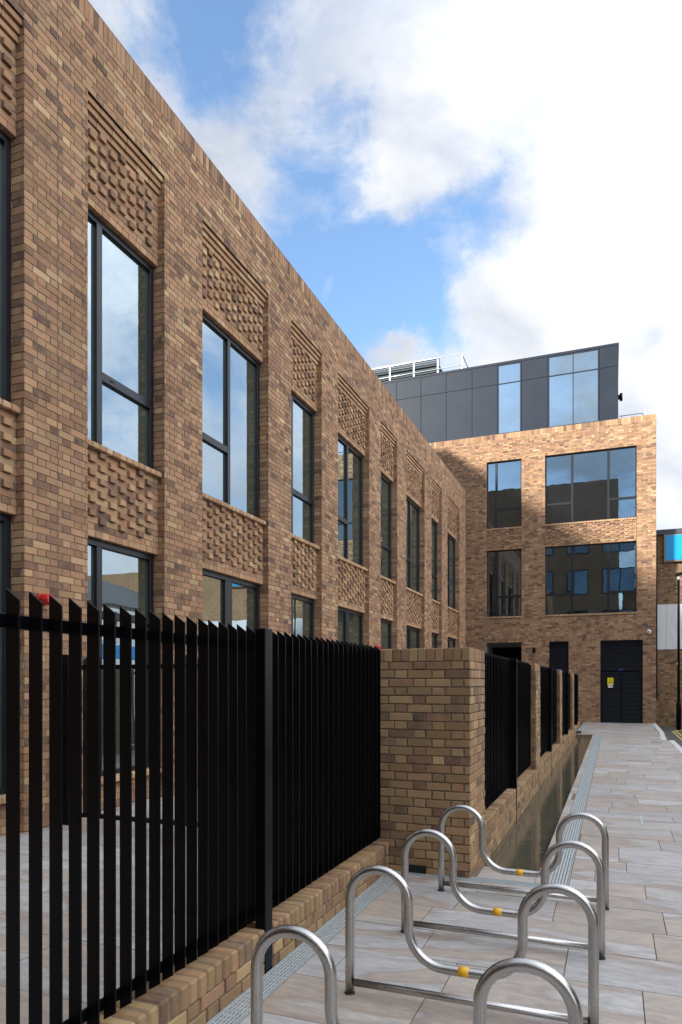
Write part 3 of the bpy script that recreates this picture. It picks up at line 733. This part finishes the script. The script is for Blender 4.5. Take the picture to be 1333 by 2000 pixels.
grate('drain_channel', 'galvanised drain crossing in front of the first brick pier', -1.846, -.345, 5.802, 5.936, 'x')
grate('drain_channel', 'short galvanised drain at the far end of the water channel', -1.10, -.96, 24.0, 27.6, 'y', .09)
# covers on the path
def cover(label, x, y, w, d, z=0.0, m='lead'):
    mb = MB(); mb.box(x, x+w, y, y+d, z-.003, z+.003, m); tag(mb.build('access_cover'), label, 'cover')
cover('small rusty metal cover set in the far paving', .98, 21.25, .28, .22, 0, 'bronze')
mb = MB()
for (a, b, c, d) in ((-.33, .33, 9.42, 9.435), (.31, .33, 8.85, 9.42), (-.16, -.14, 9.42, 9.5), (-.36, -.10, 9.52, 9.535)): mb.box(a, b, c, d, -.002, .0035, 'galvanised')
tag(mb.build('access_cover'), 'recessed paving cover with thin steel edges near the last cycle stand', 'cover')

# ================================================================== low walls, piers
def low_wall(label, xf, y0, y1, ztop, back=.215, zb=-.3, group='low brick walls under the railings', bev=.005):
    W = Brickwork('brick_multi', z0=ztop-.1125-.075*8, bev=bev, dep=.011, jit=.002)
    W.panel((xf, 0, 0), UA, NA, y0, y1, zb, ztop-.1125)
    W.panel((0, y0, 0), (1, 0, 0), (0, -1, 0), xf-back, xf, zb, ztop-.1125)
    W.panel((0, y1, 0), (-1, 0, 0), (0, 1, 0), -xf, -xf+back, zb, ztop-.1125)
    W.mb.box(xf-back, xf-.0105, y0+.0105, y1-.0105, zb, ztop-.113, 'mortar')
    root = empty('low_brick_wall', label, 'wall', (xf, (y0+y1)/2, 0), group)
    rel(W.mb.build('wall'), root)
    C = Brickwork('brick_multi', bev=bev)
    n = round((y1-y0)/.0755); w = (y1-y0)/n
    for i in range(n):
        e = random.uniform(-.004, .004)
        C.mb.bev(xf-back, xf+.002+e, y0+i*w+.0045, y0+(i+1)*w-.0045, ztop-.1125, ztop+random.uniform(-.003, .002), 'brick_multi', .010, rc(), .003)
    C.mb.box(xf-back+.006, xf-.008, y0+.004, y1-.004, ztop-.1125, ztop-.008, 'mortar')
    rel(C.mb.build('coping'), root)
def pier(label, x0, x1, y0, y1, ztop=1.962, zb=-.3, near=True):
    W = Brickwork('brick_multi', z0=ztop-.1125-.075*26, bev=.004 if near else 0, dep=.011, jit=.002 if near else .001)
    zt = ztop-.1125
    W.panel((0, y0, 0), (1, 0, 0), (0, -1, 0), x0, x1, zb, zt)
    W.panel((x1, 0, 0), UA, NA, y0, y1, zb, zt, uo=.02)
    W.panel((0, y1, 0), (-1, 0, 0), (0, 1, 0), -x1, -x0, zb, zt)
    W.panel((x0, 0, 0), (0, -1, 0), (-1, 0, 0), -y1, -y0, zb, zt)
    W.mb.box(x0+.0105, x1-.0105, y0+.0105, y1-.0105, zt-.05, zt-.001, 'mortar')
    root = empty('brick_pier', label, 'pier', ((x0+x1)/2, (y0+y1)/2, 0), 'brick piers between the railings')
    rel(W.mb.build('shaft'), root)
    C = MB(); b = .005
    n = round((x1-x0)/.0755); w = (x1-x0)/n
    for i in range(n):
        C.bev(x0+i*w+.004, x0+(i+1)*w-.004, y0-.001, y0+.214, zt, ztop, 'brick_multi', b, rc(), .0025)
        C.bev(x0+i*w+.004, x0+(i+1)*w-.004, y1-.214, y1, zt, ztop, 'brick_multi', b, rc(), .0025)
    n = round((y1-y0-.43)/.0755); w = (y1-y0-.44)/n
    for i in range(n):
        C.bev(x1-.214, x1+.001, y0+.22+i*w+.004, y0+.22+(i+1)*w-.004, zt, ztop, 'brick_multi', b, rc(), .0025)
        C.bev(x0, x0+.214, y0+.22+i*w+.004, y0+.22+(i+1)*w-.004, zt, ztop, 'brick_multi', b, rc(), .0025)
    C.box(x0+.008, x1-.008, y0+.008, y1-.008, zt-.001, ztop-.008, 'mortar')
    rel(C.build('cap'), root)
    return root
XF = -1.133
p1 = pier('large brick pier nearest the cycle stands', -2.06, XF, 5.89, 6.63)
mb = MB(); mb.box(-1.67, -1.515, 5.8745, 5.8785, .0, .068, 'gutter_dark'); rel(mb.build('vent'), p1)
pier('second brick pier from the cycle stands, between two black railing bays', -1.50, XF, 11.25, 12.0, near=False)
pier('third brick pier from the cycle stands', -1.50, XF, 16.6, 17.35, near=False)
pier('narrow looking farthest brick pier, near the far building', -1.50, XF, 21.95, 22.7, near=False)
PG = 3.578   # post in the near fence
low_wall('low brick wall under the near black fence, left of the fence post', -1.85, -3.0, PG-.055, .252)
low_wall('low brick wall with brick coping between the near fence post and the first pier', -1.85, PG+.055, 5.885, .246)
bayy = [(6.635, 11.245, .335, .30), (12.005, 16.595, .30, .27), (17.355, 21.945, .27, .24), (22.705, 27.2, .235, .21)]
names = ['first', 'second', 'third', 'fourth']
for (a, b, za, zb_), nm in zip(bayy, names):
    m = (a+b)/2
    low_wall(f'low brick wall at the water edge, near half of the {nm} railing bay', XF, a, m-.035, za, bev=.004 if nm == 'first' else 0)
    low_wall(f'low brick wall at the water edge, far half of the {nm} railing bay', XF, m+.035, b, zb_, bev=.004 if nm == 'first' else 0)

# ================================================================== fences
def picket_mesh(zb, zt, d=.060, th=.008, cut=.044):
    """flat bar, long side at -X, both ends cut at a slant"""
    bm = bmesh.new()
    prof = [(-d, zb-.018), (-d, zt), (0, zt-cut), (0, zb+.018)]
    v0 = [bm.verts.new((x, -th/2, z)) for x, z in prof]; v1 = [bm.verts.new((x, th/2, z)) for x, z in prof]
    bm.faces.new(v0[::-1]); bm.faces.new(v1)
    for i in range(4): bm.faces.new((v0[i], v0[(i+1) % 4], v1[(i+1) % 4], v1[i]))
    bmesh.ops.recalc_face_normals(bm, faces=bm.faces[:])
    bmesh.ops.bevel(bm, geom=bm.edges[:], offset=.0012, segments=1, affect='EDGES')
    mb = MB(); mb.addbm(bm, 'black_metal'); bm.free()
    return mb
def fence(label, xp, y0, y1, zb, zt, posts, pitch=.1, group=None, start=None, zs=None):
    root = empty('metal_fence', label, 'fence', (xp, y0, 0), group)
    base = None; y = (start if start is not None else y0+.06)
    while y < y1-.02:
        if not any(abs(y-p) < .045 for p in posts):
            if base is None:
                base = picket_mesh(zb, zt).build('picket'); o = base
            else: o = base.copy(); COL.objects.link(o)
            o.parent = root; o.location = (0, y-y0, 0)
            o.rotation_euler = (random.uniform(-.0012, .0012), random.uniform(-.0012, .0012), random.uniform(-.02, .02))
        y += pitch
    for z in (zb+.045, zt-.115):
        mb = MB(); mb.bev(xp-.075, xp-.0615, y0, y1, z-.025, z+.025, 'black_metal', .002); rel(mb.build('rail'), root)
    for p in posts:
        mb = MB(); mb.bev(xp-.004, xp+.062, p-.046, p+.046, -.05, zt-.018, 'black_metal', .004) if pitch > .05 else None
        rel(mb.build('post'), root)
    return root
fence('near black fence of flat slanted bars on the low wall by the cycle stands', -1.915, -2.0, 5.88, .275, 1.993, [PG, 1.25, -1.1], group='black metal fences', start=-2.0+.0275)
for (a, b, za, zb_), nm, lb in zip(bayy, names, ('black slatted fence bay just past the large brick pier', 'black slatted fence bay between the second and third brick piers', 'black slatted fence bay between the third and farthest brick piers', 'short looking black fence bay at the far end beside the far building')):
    m = (a+b)/2
    root = fence(lb, -1.20, a, b, za+.02, 1.985, [], pitch=.1, group='black metal fences')
    mb = MB(); mb.bev(-1.25, -1.128, m-.03, m+.03, -.2, 1.965, 'black_metal', .003); rel(mb.build('post'), root)
# courtyard gate, crossing from the facade
gt = empty('courtyard_gate', 'black barred gate across the courtyard seen through the near fence', 'gate', (-3.6, 5.6, GA))
mb = MB(); mb.bev(-5.27, -5.17, 5.55, 5.65, GA, 1.95, 'black_metal', .004); rel(mb.build('post'), gt)
mb = MB(); mb.bev(-3.55, -3.45, 5.55, 5.65, GA, 1.95, 'black_metal', .004); rel(mb.build('post'), gt)
for z in (1.82, .32):
    for (a, b) in ((-5.02, -3.6), (-3.44, -2.07)):
        mb = MB(); mb.bev(a, b, 5.58, 5.62, z-.022, z+.022, 'black_metal', .003); rel(mb.build('rail'), gt)
base = picket_mesh(.30, 1.93, .06, .01)
k = 0; x = -5.0; bo = None
while x < -2.1:
    if not (-3.6 < x < -3.4):
        if bo is None: bo = base.build('bar'); o = bo
        else: o = bo.copy(); COL.objects.link(o)
        o.parent = gt; o.rotation_euler = (0, 0, R(-90)); o.location = (x+3.6, -.02, -GA)
    x += .17

# red alarm cylinders on the facade
def red(label, y, z):
    r_ = empty('alarm_sounder', label, 'alarm', (XA, y, z), 'red wall fittings')
    mb = MB(); mb.tube([(0, 0, 0), (.03, 0, 0)], .062, 'red_plastic', 24); keep(mb.build('base'), r_)
    mb = MB(); mb.tube([(.03, 0, 0), (.036, 0, 0), (.12, 0, -.006), (.135, 0, -.006)], [.05, .055, .052, .044], 'red_plastic', 24)
    for k in range(8):
        a = k*math.pi/4; mb.tube([(.04, .053*math.cos(a), .053*math.sin(a)), (.118, .05*math.cos(a), .05*math.sin(a)-.005)], .005, 'red_plastic', 6)
    mb.tube([(.134, 0, -.006), (.1365, 0, -.006)], .03, 'dark_lens', 20); keep(mb.build('horn'), r_)
red('red cylindrical fitting on the brick pillar above the near fence', 5.33, 2.49)
red('distant red fitting on the brick wall just above the fence top', 15.75, 2.50)

# ================================================================== cycle stands
def arc(cx, cz, r, a0, a1, n=12): return [(cx+r*math.cos(a0+(a1-a0)*i/n), 0, cz+r*math.sin(a0+(a1-a0)*i/n)) for i in range(n+1)]
def stand_path():
    r = .1625; rd = .19; L = 1.226; zc = .675-r; zd = .205
    p = [(0, 0, 0), (0, 0, .2)]
    p += arc(r, zc, r, math.pi, 0, 18)
    p += arc(2*r+rd, zd+rd, rd, math.pi, 1.5*math.pi, 12)
    p += arc(L-2*r-rd, zd+rd, rd, -.5*math.pi, 0, 12)
    p += arc(L-r, zc, r, math.pi, 0, 18)
    p += [(L, 0, .2), (L, 0, 0)]
    return p
def make_stand():
    root = empty('cycle_stand', 'x', 'cycle stand', (-1.292, 4.44, 0), 'looped steel cycle stands')
    mb = MB(); mb.tube(stand_path(), .0245, 'steel', 20); keep(mb.build('looped_tube'), root)
    mb = MB(); mb.tube([(.024, 0, .062), (1.202, 0, .062)], .0195, 'steel', 16); keep(mb.build('base_rail'), root)
    mb = MB(); mb.tube([(.585, 0, .205), (.640, 0, .205)], .0249, 'yellow_band', 20); keep(mb.build('yellow_band'), root)
    for x in (0, 1.226):
        mb = MB(); mb.tube([(x, 0, 0), (x, 0, .006)], .029, 'lead', 20); keep(mb.build('foot_collar'), root)
    return root
labs = ['third cycle stand from the front, between two others', 'nearest cycle stand, its feet cut off by the bottom edge', 'second cycle stand from the front', 'farthest cycle stand, in front of the large brick pier and water']
st = make_stand(); st['label'] = labs[0]
st.location = (-1.295, 4.46, 0)
for lb, xx, yy in zip(labs[1:], (-1.345, -1.312, -1.279), (2.49, 3.47, 5.45)):
    c = copy_tree(st); c['label'] = lb; c.location = (xx, yy, 0); c.rotation_euler = (0, 0, random.uniform(-.006, .006))

# ================================================================== world, sun, camera
SUN_DIR = Vector((-.52, -.74, .375)).normalized()     # towards the sun
w = bpy.data.worlds.new('World'); SC.world = w; w.use_nodes = True
nt = w.node_tree; nt.nodes.clear()
class WN(NT):
    def __init__(s, t): s.t = t; s.n = t.nodes; s.l = t.links
t = WN(nt)
out = t.add('ShaderNodeOutputWorld'); bg = t.add('ShaderNodeBackground'); t.link(bg.outputs[0], out.inputs[0])
sky = t.add('ShaderNodeTexSky'); sky.sky_type = 'NISHITA'; sky.sun_disc = False
sky.sun_elevation = math.asin(SUN_DIR.z); sky.sun_rotation = math.atan2(SUN_DIR.x, SUN_DIR.y); sky.air_density = 1.0; sky.dust_density = .6; sky.ozone_density = 2.5
bg.inputs['Strength'].default_value = .1
tc = t.add('ShaderNodeTexCoord'); d = tc.outputs['Generated']
nz = t.noise(t.scalev(d, (1, 1, 1.5)), 4.2, 10, .64, .35)
nb_ = t.noise(t.scalev(d, (1, 1, 1.3)), 12, 7, .6, .2)
dens = t.math('ADD', t.math('MULTIPLY_ADD', nz, 3.4, -1.0), t.math('MULTIPLY_ADD', nb_, 1.3, -.65))
wn = t.add('ShaderNodeTexNoise'); wn.inputs['Scale'].default_value = 9; wn.inputs['Detail'].default_value = 6; wn.inputs['Roughness'].default_value = .62; t.link(d, wn.inputs['Vector'])
w1 = t.add('ShaderNodeVectorMath', operation='SUBTRACT'); t.link(wn.outputs['Color'], w1.inputs[0]); w1.inputs[1].default_value = (.5, .5, .5)
w2 = t.add('ShaderNodeVectorMath', operation='SCALE'); t.link(w1.outputs[0], w2.inputs[0]); w2.inputs['Scale'].default_value = .16
w3 = t.add('ShaderNodeVectorMath', operation='ADD'); t.link(d, w3.inputs[0]); t.link(w2.outputs[0], w3.inputs[1]); dw = w3.outputs[0]
def blob(v, rad, amp):
    global dens
    dn = t.add('ShaderNodeVectorMath', operation='DISTANCE'); t.link(dw, dn.inputs[0]); dn.inputs[1].default_value = Vector(v).normalized()
    f = t.math('DIVIDE', dn.outputs['Value'], rad)
    f = t.math('POWER', 2.718, t.math('MULTIPLY', t.math('MULTIPLY', f, f), -1))
    dens = t.math('MULTIPLY_ADD', f, amp, dens)
# clear patches (negative) and banks of cloud (positive), by direction in the sky
for v, rad, amp in (((-.385, .622, .686), .062, -1.7), ((-.350, .715, .606), .05, -1.0), ((-.278, .729, .625), .045, -1.0), ((-.235, .825, .51), .07, -1.1), ((-.145, .816, .562), .05, -1.2),
        ((-.295, .832, .47), .07, -1.25), ((-.205, .87, .45), .05, -.75), ((-.33, .77, .54), .055, -.65), ((-.18, .884, .43), .03, -.3),
        ((-.31, .812, .494), .020, .85), ((-.262, .872, .418), .030, 1.2), ((-.0, .9, .42), .16, .9), ((-.2, .72, .67), .11, .7), ((.0, .75, .66), .2, .35), ((-.235, .775, .585), .05, .6), ((-.10, .85, .50), .045, .55), ((-.35, .66, .66), .035, .5)):
    blob(v, rad, amp)
blob((-.6, -.65, .3), .7, -.7)
cov = t.ramp(t.math('MULTIPLY_ADD', dens, .5, .25), [(.10, .02), (.32, .30), (.52, .74), (.78, 1)])
shade = t.ramp(t.noise(t.scalev(d, (1, 1, 1.6)), 5.5, 7, .55, .3), [(.36, (8.2, 8.8, 10.0)), (.62, (12.6, 12.7, 12.9))])
skyc = t.mix(1.0, sky.outputs[0], (1.75, 1.85, 1.85), 'MULTIPLY')
# cloud brightened overhead and over the street, to light the long facade's front
dt = t.add('ShaderNodeVectorMath', operation='DOT_PRODUCT'); t.link(d, dt.inputs[0]); dt.inputs[1].default_value = Vector((.75, .05, .66)).normalized()
lift = t.math('MULTIPLY_ADD', t.math('POWER', t.math('MAXIMUM', t.math('MULTIPLY_ADD', dt.outputs['Value'], .5, .5), 0), 6), 1.6, .355)
vs = t.add('ShaderNodeVectorMath', operation='SCALE'); t.link(shade, vs.inputs[0]); t.link(lift, vs.inputs['Scale'])
colr = t.mix(cov, skyc, vs.outputs[0])
t.link(colr, bg.inputs[0])

sd = bpy.data.lights.new('sun', 'SUN'); sd.energy = 5.0; sd.angle = R(5.0); sd.color = (1, .97, .92)
so = bpy.data.objects.new('sun', sd); COL.objects.link(so); so.rotation_euler = SUN_DIR.to_track_quat('Z', 'Y').to_euler()
cam = bpy.data.cameras.new('camera'); co = bpy.data.objects.new('camera', cam); COL.objects.link(co)
cam.sensor_fit = 'VERTICAL'; cam.sensor_height = 36; cam.sensor_width = 24; cam.lens = 1353/2000*36; cam.shift_y = .167; cam.clip_end = 1500; cam.clip_start = .05
co.location = (0, 0, 1.66); co.rotation_euler = (R(90), 0, R(21.446))
SC.camera = co
SC.view_settings.view_transform = 'Standard'; SC.view_settings.look = 'None'; SC.view_settings.exposure = .95; SC.view_settings.gamma = 1
SC.cycles.max_bounces = 8; SC.cycles.diffuse_bounces = 4; SC.cycles.glossy_bounces = 5
